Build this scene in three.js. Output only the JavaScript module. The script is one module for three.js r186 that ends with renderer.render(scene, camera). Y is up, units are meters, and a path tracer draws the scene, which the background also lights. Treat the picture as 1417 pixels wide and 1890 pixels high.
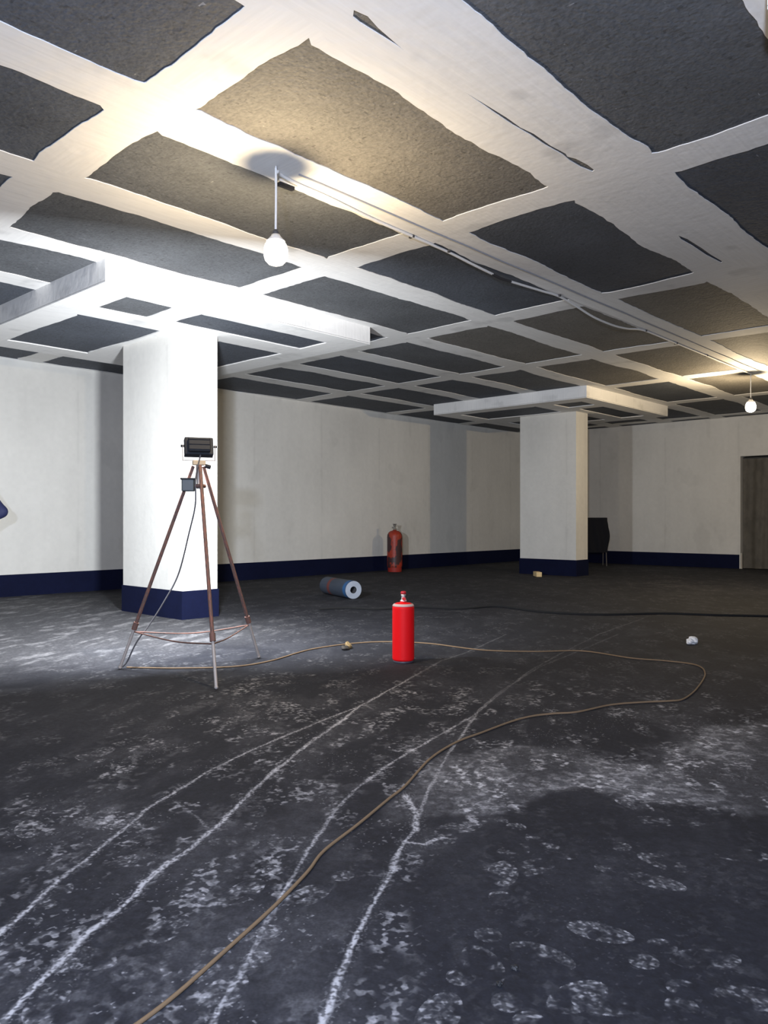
import * as THREE from 'three';
import { mergeGeometries } from 'three/addons/utils/BufferGeometryUtils.js';
import { RoundedBoxGeometry } from 'three/addons/geometries/RoundedBoxGeometry.js';
import { MarchingCubes } from 'three/addons/objects/MarchingCubes.js';
import { RectAreaLightUniformsLib } from 'three/addons/lights/RectAreaLightUniformsLib.js';

// ---------------------------------------------------------------- camera, exposure, lights
// Room axes: x runs along the long white wall, -z runs towards it, y is up.  V(u, v, y) gives a point.
RectAreaLightUniformsLib.init();
const scene = new THREE.Scene();
scene.background = new THREE.Color(0x000000);
const camera = new THREE.PerspectiveCamera(66.06, 1417 / 1890, 0.05, 60);
camera.position.set(0, 1.05, 0);
camera.rotation.set(0, -(Math.PI / 2 - 0.744), 0);
camera.setViewOffset(1417, 1890, 0, -13.6, 1417, 1890);
const renderer = new THREE.WebGLRenderer({ antialias: true });
renderer.toneMapping = THREE.LinearToneMapping;
renderer.toneMappingExposure = 1.0;
renderer.shadowMap.enabled = true;
renderer.shadowMap.type = THREE.PCFSoftShadowMap;
const V = (u, v, y = 0) => new THREE.Vector3(u, y, -v);

const FLOOD_SIZE = [0.165, 0.1];
const FLOOD_CD = 92, SECOND_CD = 105, BULB_CD = 10.5, FAR_BULB_CD = 14;
const FLOOD_COLOR = new THREE.Color().setRGB(0.95, 1.0, 1.06), SECOND_COLOR = new THREE.Color().setRGB(0.84, 0.97, 1.28), BULB_COLOR = new THREE.Color().setRGB(1.0, 0.78, 0.48);

// ---------------------------------------------------------------- helpers
let seedState = 7;
function rnd() { seedState |= 0; seedState = (seedState + 0x6D2B79F5) | 0; let t = Math.imul(seedState ^ (seedState >>> 15), 1 | seedState); t = (t + Math.imul(t ^ (t >>> 7), 61 | t)) ^ t; return ((t ^ (t >>> 14)) >>> 0) / 4294967296; }
const rr = (a, b) => a + (b - a) * rnd();
const sstep = (a, b, x) => { const t = Math.min(1, Math.max(0, (x - a) / (b - a))); return t * t * (3 - 2 * t); };
function hash2(x, y, s) { let h = Math.imul(x, 374761393) ^ Math.imul(y, 668265263) ^ Math.imul(s, 2147483647 ^ 0x5bd1e995); h = Math.imul(h ^ (h >>> 13), 1274126177); return ((h ^ (h >>> 16)) >>> 0) / 4294967296; }
function vnoise(x, y, s, per = 0) {
  let xi = Math.floor(x), yi = Math.floor(y); const fx = x - xi, fy = y - yi;
  let x1 = xi + 1, y1 = yi + 1;
  if (per) { xi = ((xi % per) + per) % per; x1 = ((x1 % per) + per) % per; yi = ((yi % per) + per) % per; y1 = ((y1 % per) + per) % per; }
  const a = hash2(xi, yi, s), b = hash2(x1, yi, s), c = hash2(xi, y1, s), d = hash2(x1, y1, s);
  const ux = fx * fx * (3 - 2 * fx), uy = fy * fy * (3 - 2 * fy);
  return a + (b - a) * ux + (c - a) * uy + (a - b - c + d) * ux * uy;
}
function fbm(x, y, s, o = 4, per = 0) { let v = 0, a = 0.5, n = 0; for (let i = 0; i < o; i++) { v += a * vnoise(x, y, s + i * 17, per); n += a; a *= 0.5; x *= 2; y *= 2; per *= 2; } return v / n; }
const toS = (x) => { x = Math.min(1, Math.max(0, x)); return Math.round(255 * (x <= 0.0031308 ? 12.92 * x : 1.055 * Math.pow(x, 1 / 2.4) - 0.055)); };
function colorTexture(w, h, fn, repeat) {
  const d = new Uint8Array(w * h * 4);
  for (let j = 0; j < h; j++) for (let i = 0; i < w; i++) { const c = fn(i / w, j / h), k = (j * w + i) * 4; d[k] = toS(c[0]); d[k + 1] = toS(c[1]); d[k + 2] = toS(c[2]); d[k + 3] = 255; }
  const t = new THREE.DataTexture(d, w, h); t.colorSpace = THREE.SRGBColorSpace; finish(t, repeat); return t;
}
function greyTexture(w, h, fn, repeat) {
  const d = new Uint8Array(w * h * 4);
  for (let j = 0; j < h; j++) for (let i = 0; i < w; i++) { const c = Math.round(255 * Math.min(1, Math.max(0, fn(i / w, j / h)))), k = (j * w + i) * 4; d[k] = d[k + 1] = d[k + 2] = c; d[k + 3] = 255; }
  const t = new THREE.DataTexture(d, w, h); finish(t, repeat); return t;
}
function finish(t, repeat) { t.magFilter = THREE.LinearFilter; t.minFilter = THREE.LinearMipmapLinearFilter; t.generateMipmaps = true; if (repeat) { t.wrapS = t.wrapT = THREE.RepeatWrapping; t.repeat.set(1 / repeat, 1 / repeat); } t.needsUpdate = true; }
const mat = (r, g, b, rough = 0.8, extra = {}) => new THREE.MeshStandardMaterial({ color: new THREE.Color().setRGB(r, g, b), roughness: rough, ...extra });
function worldUV(g) {                                     // uv in metres by the dominant axis of each normal
  const p = g.attributes.position, n = g.attributes.normal, uv = new Float32Array(p.count * 2);
  for (let i = 0; i < p.count; i++) {
    const ax = Math.abs(n.getX(i)), ay = Math.abs(n.getY(i)), az = Math.abs(n.getZ(i));
    if (ay >= ax && ay >= az) { uv[2 * i] = p.getX(i); uv[2 * i + 1] = p.getZ(i); }
    else if (ax >= az) { uv[2 * i] = p.getZ(i); uv[2 * i + 1] = p.getY(i); }
    else { uv[2 * i] = p.getX(i); uv[2 * i + 1] = p.getY(i); }
  }
  g.setAttribute('uv', new THREE.BufferAttribute(uv, 2)); return g;
}
function slab(u0, u1, v0, v1, y0, y1) { const g = new THREE.BoxGeometry(u1 - u0, y1 - y0, v1 - v0); g.translate((u0 + u1) / 2, (y0 + y1) / 2, -(v0 + v1) / 2); return worldUV(g); }
const used = new Map();
function numbered(n) { const k = used.get(n) || 0; used.set(n, k + 1); return k ? n + '_' + String(k).padStart(3, '0') : n; }
function mesh(name, geo, m, parent = scene) {
  if (Array.isArray(geo)) geo = geo.length > 1 ? mergeGeometries(geo.map((g) => (g.index ? g.toNonIndexed() : g))) : geo[0];
  const o = new THREE.Mesh(geo, m); o.name = parent === scene ? numbered(name) : name; o.castShadow = o.receiveShadow = true; parent.add(o); return o;
}
function group(name, pos = [0, 0, 0], turn = 0) { const g = new THREE.Group(); g.name = numbered(name); g.position.set(...pos); g.rotation.y = turn; scene.add(g); return g; }
function tag(o, label, category, grp) { o.userData.label = label; o.userData.category = category; if (grp) o.userData.group = grp; return o; }
const structure = (o, label) => { o.userData.kind = 'structure'; if (label) o.userData.label = label; return o; };
function bar(a, b, r, r2 = r, seg = 10) {                  // round bar between two points
  const d = new THREE.Vector3().subVectors(b, a), g = new THREE.CylinderGeometry(r2, r, d.length(), seg);
  g.applyQuaternion(new THREE.Quaternion().setFromUnitVectors(new THREE.Vector3(0, 1, 0), d.clone().normalize()));
  g.translate((a.x + b.x) / 2, (a.y + b.y) / 2, (a.z + b.z) / 2); return g;
}
function tube(pts, r, seg = 60, rad = 7, tension = 0.5) { return new THREE.TubeGeometry(new THREE.CatmullRomCurve3(pts, false, 'catmullrom', tension), seg, r, rad, false); }
const lathe = (pts, seg = 28) => new THREE.LatheGeometry(pts.map(([x, y]) => new THREE.Vector2(x, y)), seg);
function rbox(w, h, d, r, x = 0, y = 0, z = 0) { const g = new RoundedBoxGeometry(w, h, d, 2, r); g.translate(x, y, z); return g; }

// ---------------------------------------------------------------- materials
const H = 3.241, HD = 3.038, SK = 0.298, WALL_V = 10.99, WALL_U = 17.46, BACK = -4;
const panelTex = [0, 1, 2].map((k) => colorTexture(1024, 1024, (x, y) => {
  const s = 11 + k * 40, big = fbm(x * 6, y * 6, s, 4, 6), fine = fbm(x * 180, y * 180, s + 5, 3, 180), fib = fbm(x * 340, y * 60, s + 9, 2, 60), pit = vnoise(x * 120, y * 120, s + 3, 120);
  let a = 0.088 * (0.45 + 0.5 * big + 0.62 * fine + 0.3 * (fib - 0.5));
  if (pit > 0.9) a *= 0.62;
  const speck = vnoise(x * 90, y * 90, s + 21, 90) > 0.985 ? 0.16 : 0;
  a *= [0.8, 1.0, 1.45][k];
  const c = [[0.88, 1, 1.24], [0.95, 1, 1.08], [1.06, 1, 0.9]][k];           // board tints: blue-black, grey, and a brownish one with bulb warmth painted in
  return c.map((q) => a * q + speck);
}, 2.6));
const panelBump = greyTexture(1024, 1024, (x, y) => 0.55 * fbm(x * 160, y * 160, 71, 3, 160) + 0.45 * fbm(x * 40, y * 40, 75, 3, 40), 2.6);
const panelMats = panelTex.map((t) => new THREE.MeshStandardMaterial({ map: t, bumpMap: panelBump, bumpScale: 0.006, roughness: 0.8 }));
const plasterTex = colorTexture(1024, 1024, (x, y) => {
  const cloud = fbm(x * 5, y * 5, 201, 4, 5), brush = fbm(x * 14, y * 220, 205, 3, 14), brush2 = fbm(x * 220, y * 14, 209, 3, 14), m = sstep(0.4, 0.6, fbm(x * 4, y * 4, 215, 2, 4));
  let a = 0.77 + 0.10 * (cloud - 0.5) + 0.10 * ((m ? brush : brush2) - 0.5);
  const st = sstep(0.66, 0.8, fbm(x * 9, y * 9, 221, 4, 9)); a *= 1 - 0.16 * st;
  return [a, a * 0.985, a * 0.955];
}, 3.1);
const plaster = new THREE.MeshStandardMaterial({ map: plasterTex, bumpMap: greyTexture(512, 512, (x, y) => fbm(x * 60, y * 60, 231, 4, 60), 3.1), bumpScale: 0.002, roughness: 0.75 });
const wallTex = colorTexture(1024, 1024, (x, y) => {
  const cloud = fbm(x * 7, y * 7, 301, 5, 7), fine = fbm(x * 120, y * 120, 305, 3, 120), drip = fbm(x * 40, y * 5, 309, 3, 5);
  let a = 0.66 + 0.10 * (cloud - 0.5) + 0.05 * (fine - 0.5) + 0.05 * (drip - 0.5);
  const seam = Math.min(Math.abs(((x * 4) % 1) - 0.37) / 4, 1) * 5; a *= 1 - 0.07 * sstep(0.03, 0.0, seam + 0.05 * fbm(x * 60, y * 30, 317, 2, 30) - 0.02);
  const st = sstep(0.64, 0.74, fbm(x * 14, y * 10, 313, 4, 0)); a *= 1 - 0.06 * st;
  return [a, a * 0.98, a * 0.915];
}, 6.4);
const wallMat = new THREE.MeshStandardMaterial({ map: wallTex, roughness: 0.82 });
const columnMat = new THREE.MeshStandardMaterial({ map: wallTex, bumpMap: greyTexture(512, 512, (x, y) => fbm(x * 50, y * 50, 331, 4, 50), 2.0), bumpScale: 0.0015, roughness: 0.8 });
const navyTex = colorTexture(512, 512, (x, y) => { const n = fbm(x * 12, y * 12, 351, 5, 12), f = fbm(x * 90, y * 90, 355, 2, 90), a = 0.75 + 0.35 * n + 0.25 * f; return [0.0038 * a, 0.006 * a, 0.025 * a]; }, 2.2);
const navy = new THREE.MeshPhysicalMaterial({ map: navyTex, roughness: 0.8, specularIntensity: 0.25 });
const concrete = mat(0.3, 0.29, 0.28, 0.95);

// ---------------------------------------------------------------- floor: dark membrane with pale dust, cable tracks and shoe prints
const MARKS = {
  tracks: [
    [0.011, 0.85, [[0.76, 2.03], [0.81, 2.07], [0.91, 2.14], [1.06, 2.26], [1.18, 2.33], [1.37, 2.46], [1.54, 2.58], [1.69, 2.65], [1.92, 2.76], [2.20, 2.86], [2.45, 2.93], [2.88, 3.04], [3.14, 3.09], [3.78, 3.33], [4.60, 3.65], [5.02, 3.73], [6.05, 4.05]]],
    [0.0125, 0.95, [[0.64, 1.69], [0.67, 1.70], [0.75, 1.76], [0.85, 1.83], [0.97, 1.91], [1.13, 1.99], [1.25, 2.08], [1.44, 2.16], [1.62, 2.26], [1.89, 2.43], [2.12, 2.57], [2.48, 2.76], [2.91, 2.96], [3.13, 3.08]]],
    [0.0105, 0.65, [[0.95, 1.36], [1.03, 1.42], [1.11, 1.47], [1.28, 1.60], [1.40, 1.68], [1.47, 1.73], [1.69, 1.88], [1.93, 2.03], [2.17, 2.15], [2.46, 2.26], [2.80, 2.35], [3.42, 2.50], [3.97, 2.70], [4.72, 2.96], [5.45, 3.15], [6.62, 3.43], [8.05, 3.64]]],
    [0.011, 0.95, [[1.10, 1.19], [1.29, 1.32], [1.42, 1.40], [1.75, 1.58], [1.93, 1.69], [2.02, 1.72]]],
    [0.016, 0.95, [[2.02, 1.72], [2.14, 1.81], [2.26, 1.97]]],
    [0.010, 0.55, [[2.10, 1.78], [2.40, 1.96], [2.79, 2.18], [3.13, 2.34], [3.54, 2.55], [4.01, 2.73], [4.87, 2.98], [5.60, 3.10], [6.74, 3.30]]],
    [0.015, 0.8, [[1.93, 1.69], [1.96, 1.63], [2.04, 1.62]]],
    [0.008, 0.4, [[1.63, 2.56], [1.60, 2.39], [1.57, 2.26]]],
  ],
  prints: [[2.05, 1.38], [2.25, 1.39], [2.10, 1.27], [2.36, 1.05], [2.21, 1.01], [2.60, 0.81], [1.86, 0.91], [1.87, 0.74], [1.50, 1.05], [1.65, 1.05], [1.35, 1.06], [1.52, 0.87], [1.80, 0.61], [1.62, 0.76], [1.92, 1.30], [2.19, 1.61], [2.77, 1.33], [2.68, 1.13], [1.48, 3.38], [1.75, 3.09], [1.17, 2.74], [1.36, 2.54], [0.96, 2.14], [1.22, 2.24], [1.16, 1.81], [1.41, 1.81], [1.52, 1.65], [1.12, 1.58], [1.08, 1.46], [0.79, 1.73], [0.92, 1.76], [1.38, 1.59], [2.30, 3.27], [1.79, 3.37], [1.68, 3.25], [2.09, 2.38], [2.73, 3.33]],
  clean: [[2.45, 1.56], [2.55, 1.59], [2.66, 1.58], [2.76, 1.54], [2.84, 1.52], [2.84, 1.43], [2.82, 1.35], [2.82, 1.27], [2.85, 1.20], [2.92, 1.17], [2.88, 1.06], [2.90, 0.97], [2.93, 0.88], [2.95, 0.64], [1.51, 0.33], [1.20, 0.67], [1.16, 1.01], [1.49, 1.25], [1.80, 1.53], [1.99, 1.56], [2.19, 1.57], [2.29, 1.57]],
  dirty: [[3.15, 1.96], [3.29, 1.76], [3.15, 1.55], [3.26, 1.43], [4.05, 1.49], [4.37, 1.30], [4.52, 0.98], [3.06, 0.66], [2.99, 0.89], [2.93, 1.08], [2.85, 1.20], [2.83, 1.35], [2.84, 1.52], [2.66, 1.58], [2.45, 1.56], [2.25, 1.69], [1.98, 1.84], [2.13, 1.98], [2.38, 2.07], [2.79, 2.18]],
  bare: [
    [[3.75, 2.13], [3.92, 2.11], [3.81, 1.86], [3.61, 1.63], [3.55, 1.54], [3.52, 1.65], [3.49, 1.81], [3.58, 1.96]],
    [[1.06, 2.70], [1.08, 2.62], [1.09, 2.50], [1.03, 2.50], [0.97, 2.60]],
    [[1.95, 5.31], [2.07, 5.28], [2.26, 5.23], [2.36, 5.14], [2.23, 5.01], [2.02, 4.99], [1.87, 5.09]]],
};
function inPoly(p, x, y) { let c = false; for (let i = 0, j = p.length - 1; i < p.length; j = i++) if ((p[i][1] > y) !== (p[j][1] > y) && x < ((p[j][0] - p[i][0]) * (y - p[i][1])) / (p[j][1] - p[i][1]) + p[i][0]) c = !c; return c; }
const GW = 300, GH = 300, GS = 0.02;                       // 2 cm masks over the first six metres
function polyGrid(polys) {
  let g = new Float32Array(GW * GH);
  for (let j = 0; j < GH; j++) for (let i = 0; i < GW; i++) for (const p of polys) if (inPoly(p, i * GS, j * GS)) g[j * GW + i] = 1;
  for (let k = 0; k < 2; k++) { const q = g.slice(); for (let j = 1; j < GH - 1; j++) for (let i = 1; i < GW - 1; i++) { const c = j * GW + i; g[c] = (q[c] * 2 + q[c - 1] + q[c + 1] + q[c - GW] + q[c + GW]) / 6; } }
  return (u, v) => { const x = u / GS, y = v / GS, i = Math.floor(x), j = Math.floor(y); if (i < 0 || j < 0 || i >= GW - 1 || j >= GH - 1) return 0; const a = x - i, b = y - j, c = j * GW + i; return (g[c] * (1 - a) + g[c + 1] * a) * (1 - b) + (g[c + GW] * (1 - a) + g[c + GW + 1] * a) * b; };
}
const cleanAt = polyGrid([MARKS.clean]), dirtyAt = polyGrid([MARKS.dirty]), bareAt = polyGrid(MARKS.bare);
const PRINTS = MARKS.prints.map(([u, v]) => ({ u, v, a: rr(0, 6.28), k: rr(0.65, 1.15), s: Math.floor(rr(0, 900)) }));
for (let i = 0; i < 150; i++) { const u = rr(0.4, 8), v = rr(0.3, 6.5); if (cleanAt(u, v) < 0.1) PRINTS.push({ u, v, a: rr(0, 6.28), k: rr(0.12, 0.5), s: Math.floor(rr(0, 900)) }); }
function floorTile(u0, u1, v0, v1, nu, nv) {
  const dust = new Float32Array(nu * nv), su = (u1 - u0) / nu, sv = (v1 - v0) / nv;
  const stamp = (ua, ub, va, vb, fn) => {
    const i0 = Math.max(0, Math.floor((ua - u0) / su)), i1 = Math.min(nu - 1, Math.ceil((ub - u0) / su)), j0 = Math.max(0, Math.floor((va - v0) / sv)), j1 = Math.min(nv - 1, Math.ceil((vb - v0) / sv));
    for (let j = j0; j <= j1; j++) for (let i = i0; i <= i1; i++) { const d = fn(u0 + (i + 0.5) * su, v0 + (j + 0.5) * sv); if (d > dust[j * nu + i]) dust[j * nu + i] = d; }
  };
  for (const [w, k, pts] of MARKS.tracks) for (let s = 0; s < pts.length - 1; s++) {
    const [ax, ay] = pts[s], [bx, by] = pts[s + 1], dx = bx - ax, dy = by - ay, l2 = dx * dx + dy * dy, m = 3 * w;
    stamp(Math.min(ax, bx) - m, Math.max(ax, bx) + m, Math.min(ay, by) - m, Math.max(ay, by) + m, (u, v) => {
      const wu = u + 0.012 * (fbm(u * 22, v * 22, 401, 2) - 0.5), wv = v + 0.012 * (fbm(u * 22, v * 22, 405, 2) - 0.5);
      const t = Math.min(1, Math.max(0, ((wu - ax) * dx + (wv - ay) * dy) / l2)), d = Math.hypot(wu - ax - t * dx, wv - ay - t * dy);
      const ww = w * (0.5 + 1.1 * fbm(u * 9, v * 9, 409, 2)) * (0.7 + 0.6 * vnoise(u * 60, v * 60, 407));
      const n = vnoise(u * 160, v * 160, 413), halo = d < 2.8 * w && n > 0.72 ? 0.35 * (1 - d / (2.8 * w)) : 0;
      return k * Math.max(halo, sstep(ww, ww * 0.2, d) * (0.2 + 1.0 * sstep(0.15, 0.8, n))) * (0.35 + 0.9 * fbm(u * 7, v * 7, 411, 3));
    });
  }
  for (const p of PRINTS) {
    const c = Math.cos(p.a), s = Math.sin(p.a);
    stamp(p.u - 0.17, p.u + 0.17, p.v - 0.17, p.v + 0.17, (u, v) => {
      const x = (u - p.u) * c + (v - p.v) * s, y = -(u - p.u) * s + (v - p.v) * c;
      const sole = Math.hypot((x - 0.045) / 0.085, y / 0.046), heel = Math.hypot((x + 0.105) / 0.036, y / 0.034), r = Math.min(sole, heel);
      if (r > 1) return 0;
      const tread = sstep(0.3, 0.7, 0.5 + 0.5 * Math.sin(x * 210 + 2.2 * Math.sin(y * 90 + p.s))) * sstep(0.1, 0.5, 0.5 + 0.5 * Math.sin(y * 230 + x * 60 + p.s)) * 0.75 + 0.25, worn = sstep(0.42, 0.64, fbm(u * 22 + p.s, v * 22, 421, 3)), grain = sstep(0.35, 0.75, vnoise(u * 150, v * 150, 423));
      return p.k * 0.7 * tread * worn * (0.2 + 0.8 * grain) * (r > 0.8 ? 1 : 0.75);
    });
  }
  const d = new Uint8Array(nu * nv * 4);
  for (let j = 0; j < nv; j++) for (let i = 0; i < nu; i++) {
    const u = u0 + (i + 0.5) * su, v = v0 + (j + 0.5) * sv, wu = u + 0.12 * (fbm(u * 6, v * 6, 431, 3) - 0.5), wv = v + 0.12 * (fbm(u * 6, v * 6, 435, 3) - 0.5);
    const clean = cleanAt(wu, wv), dirty = dirtyAt(wu, wv), bare = bareAt(wu, wv);
    const along = u * 0.84 + v * 0.54, across = -u * 0.54 + v * 0.84;
    const big = fbm(u * 0.9, v * 0.9, 441, 4), mid = fbm(along * 3.2, across * 6.5, 445, 4), fine = fbm(u * 60, v * 60, 449, 3), grain = vnoise(u * 210, v * 210, 453);
    const smear = sstep(0.5, 0.78, fbm(along * 5, across * 13, 465, 4)), zone = (1 - sstep(1.35, 1.9, Math.abs(across - 0.35) + 0.9 * (big - 0.5))) * (1 - sstep(4.3, 5.4, along + 1.8 * (mid - 0.5))), poolFilm = sstep(5.0, 6.2, v + 0.8 * (big - 0.5)) * (1 - sstep(3.8, 5.8, u + 1.2 * (mid - 0.5)));  // last mask: streaky pale film with the flood light's pool painted in
    const ragged = sstep(0.42, 0.62, fbm(u * 34, v * 34, 467, 3));
    let film = 0.014 * sstep(0.35, 0.75, big) + (0.02 + 0.02 * zone) * sstep(0.45, 0.75, mid) + 0.09 * zone * smear * ragged + 0.005;
    film = film * (1 - 0.7 * clean) * (1 - 0.92 * bare) + dirty * (0.06 + 0.2 * sstep(0.32, 0.68, mid) * (0.25 + 1.2 * ragged * fine * 1.4)) + 0.27 * poolFilm * (0.45 + 0.9 * smear);
    const clump = sstep(0.52, 0.68, fbm(along * 7, across * 12, 457, 3)) * sstep(0.5, 0.68, fbm(u * 60, v * 60, 461, 2)) * (0.5 + 0.7 * ragged);
    film += clump * (0.4 * (1 - 0.93 * clean) * (1 - bare) * (0.3 + 0.7 * zone) + 0.3 * dirty);
    const speck = sstep(0.84, 0.92, vnoise(u * 110, v * 110, 471)) * sstep(0.48, 0.62, fbm(u * 6, v * 6, 475, 3)); film += 0.3 * speck * zone * (1 - 0.85 * clean);
    const dk = Math.min(1, film * (0.5 + 1.0 * fine) * (0.7 + 0.6 * grain) + dust[j * nu + i] * (0.3 + 0.7 * zone));
    const b = 0.35 + 0.3 * mid + 0.7 * fine + 0.3 * grain, base = [0.0098 * b, 0.0108 * b, 0.0164 * b], top = [0.42, 0.415, 0.43];
    const k = (j * nu + i) * 4; for (let q = 0; q < 3; q++) d[k + q] = toS(base[q] + (top[q] - base[q]) * dk); d[k + 3] = 255;
  }
  const t = new THREE.DataTexture(d, nu, nv); t.colorSpace = THREE.SRGBColorSpace; finish(t, 0); t.wrapS = t.wrapT = THREE.ClampToEdgeWrapping;
  return new THREE.MeshPhysicalMaterial({ map: t, roughness: 0.85, specularIntensity: 0.5 });
}
{
  const tiles = [[0, 4, 0, 4, 2048, 2048], [4, 9, 0, 4, 1280, 1024], [0, 9, 4, 11.2, 1536, 1152], [9, 17.6, BACK, 11.2, 512, 900], [0, 9, BACK, 0, 256, 128], [BACK, 0, BACK, 11.2, 128, 512]];
  const pos = [], nor = [], uv = [], mats = [], geo = new THREE.BufferGeometry();
  tiles.forEach(([u0, u1, v0, v1, nu, nv], k) => {
    for (const [a, b] of [[0, 0], [1, 0], [1, 1], [0, 0], [1, 1], [0, 1]]) { pos.push(a ? u1 : u0, 0, -(b ? v1 : v0)); nor.push(0, 1, 0); uv.push(a, b); }
    geo.addGroup(k * 6, 6, k); mats.push(floorTile(u0, u1, v0, v1, nu, nv));
  });
  const under = slab(BACK, 17.6, BACK, 11.2, -0.25, -0.004).toNonIndexed(), n0 = pos.length / 3;
  pos.push(...under.attributes.position.array); nor.push(...under.attributes.normal.array); uv.push(...under.attributes.uv.array);
  geo.addGroup(n0, under.attributes.position.count, mats.length); mats.push(concrete);
  geo.setAttribute('position', new THREE.Float32BufferAttribute(pos, 3)); geo.setAttribute('normal', new THREE.Float32BufferAttribute(nor, 3)); geo.setAttribute('uv', new THREE.Float32BufferAttribute(uv, 2));
  structure(mesh('floor', geo, mats), 'dark dusty membrane floor with pale cable tracks and shoe prints');
}

// ---------------------------------------------------------------- ceiling: dark rough panels, white plaster bands over their joints
function wobblyRect(u0, u1, v0, v1, seed, step = 0.05, amp = 1) {
  const pts = [], corner = [[u0, v0], [u1, v0], [u1, v1], [u0, v1]], inw = [[0, 1], [-1, 0], [0, -1], [1, 0]];
  for (let e = 0; e < 4; e++) {
    const [ax, ay] = corner[e], [bx, by] = corner[(e + 1) % 4], L = Math.hypot(bx - ax, by - ay), n = Math.max(3, Math.round(L / step));
    for (let i = 0; i < n; i++) {
      const t = i / n, x = ax + (bx - ax) * t, y = ay + (by - ay) * t, q = t * L;
      let o = 0.075 * (vnoise(q * 1.6, e * 7.3, seed) - 0.5) + 0.018 * (vnoise(q * 7, e * 3.1, seed + 3) - 0.5) + 0.012 * (vnoise(q * 24, e * 5.7, seed + 5) - 0.5);
      o *= amp; o += amp * 0.045 * Math.pow(Math.abs(2 * t - 1), 5) * (vnoise(e, seed, 9) - 0.25) * (1 - Math.pow(Math.abs(2 * t - 1), 40));
      pts.push(new THREE.Vector2(x + inw[e][0] * o, y + inw[e][1] * o));
    }
  }
  return pts;
}
function plasterLayer(u0, u1, v0, v1, y0, y1, holes) {
  const s = new THREE.Shape([[u0, v0], [u1, v0], [u1, v1], [u0, v1]].map(([a, b]) => new THREE.Vector2(a, b)));
  for (const h of holes) s.holes.push(new THREE.Path(h));
  const g = new THREE.ExtrudeGeometry(s, { depth: y1 - y0, bevelEnabled: false }); g.rotateX(-Math.PI / 2); g.translate(0, y0, 0); return worldUV(g);
}
const US = [-4, -2.68, -0.2, 2.245, 4.70, 7.18, 9.65, 12.1, 14.55, 17.0, WALL_U];
const ROWS = [[-3.85, -2.95], [-2.6, -1.72], [-1.38, -0.5], [-0.12, 0.76], [1.13, 2.02], [2.71, 3.59], [3.95, 4.83], [5.15, 6.06], [6.36, 7.2], [7.53, 8.38], [8.72, 9.58], [9.9, 10.95]];
const BULB_WARM = ['3,5', '5,5', '5,6', '5,7', '6,5', '6,6', '6,7', '7,6', '7,5'], GREY = ['3,6', '3,7', '4,7', '3,8', '5,8', '6,8', '3,4', '8,6', '8,7'];  // lighter, warmer panels around the bulbs: bulb light put into their colour
const panelTint = (c, r) => (BULB_WARM.includes(c + ',' + r) ? 2 : GREY.includes(c + ',' + r) ? 1 : 0);
const ceiling = group('ceiling'); structure(ceiling, 'ceiling of dark rough panels with white plaster bands over the joints');
{
  mesh('slab', slab(BACK, 17.6, BACK, 11.2, H + 0.019, H + 0.3), concrete, ceiling);
  const holes = [];
  for (let c = 0; c < US.length - 1; c++) for (let r = 0; r < ROWS.length; r++) {
    const [v0, v1] = ROWS[r], a = US[c] + (c ? 0.155 : 0.05), b = US[c + 1] - (c < US.length - 2 ? 0.155 : 0.03);
    const w0 = r ? (ROWS[r - 1][1] + v0) / 2 : BACK, w1 = r < ROWS.length - 1 ? (v1 + ROWS[r + 1][0]) / 2 : 11;
    mesh('panel', slab(US[c] + 0.003, US[c + 1] - 0.003, w0 + 0.003, w1 - 0.003, H + 0.0005, H + 0.019), panelMats[panelTint(c, r)], ceiling);
    holes.push(wobblyRect(a, b, v0, v1, 500 + c * 31 + r * 7, r < 3 || c < 2 ? 0.3 : c > 5 ? 0.09 : 0.045));
  }
  // unfilled slits left along the middle of the double band
  const slit = (pts) => holes.push(pts.map(([a, b]) => new THREE.Vector2(a, b)));
  slit([[2.40, 2.385], [2.47, 2.37], [2.56, 2.392], [2.66, 2.405], [2.76, 2.417], [2.62, 2.42], [2.48, 2.425], [2.43, 2.42]]);
  slit([[3.24, 2.424], [3.42, 2.418], [3.6, 2.412], [3.75, 2.416], [3.86, 2.4], [4.05, 2.404], [4.2, 2.39], [4.24, 2.402], [4.3, 2.378], [4.42, 2.366], [4.52, 2.37], [4.53, 2.39], [4.42, 2.412], [4.3, 2.418], [4.2, 2.41], [4.02, 2.423], [3.86, 2.421], [3.7, 2.432], [3.5, 2.431]]);
  slit([[6.0, 2.44], [6.12, 2.42], [6.4, 2.415], [6.62, 2.42], [6.86, 2.41], [6.88, 2.432], [6.6, 2.452], [6.3, 2.45], [6.1, 2.46]]);
  mesh('plaster_band', plasterLayer(BACK, WALL_U + 0.02, BACK, 11.0, H - 0.005, H, holes), plaster, ceiling).userData.label = 'white plaster bands with ragged brushed edges';
}

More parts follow.
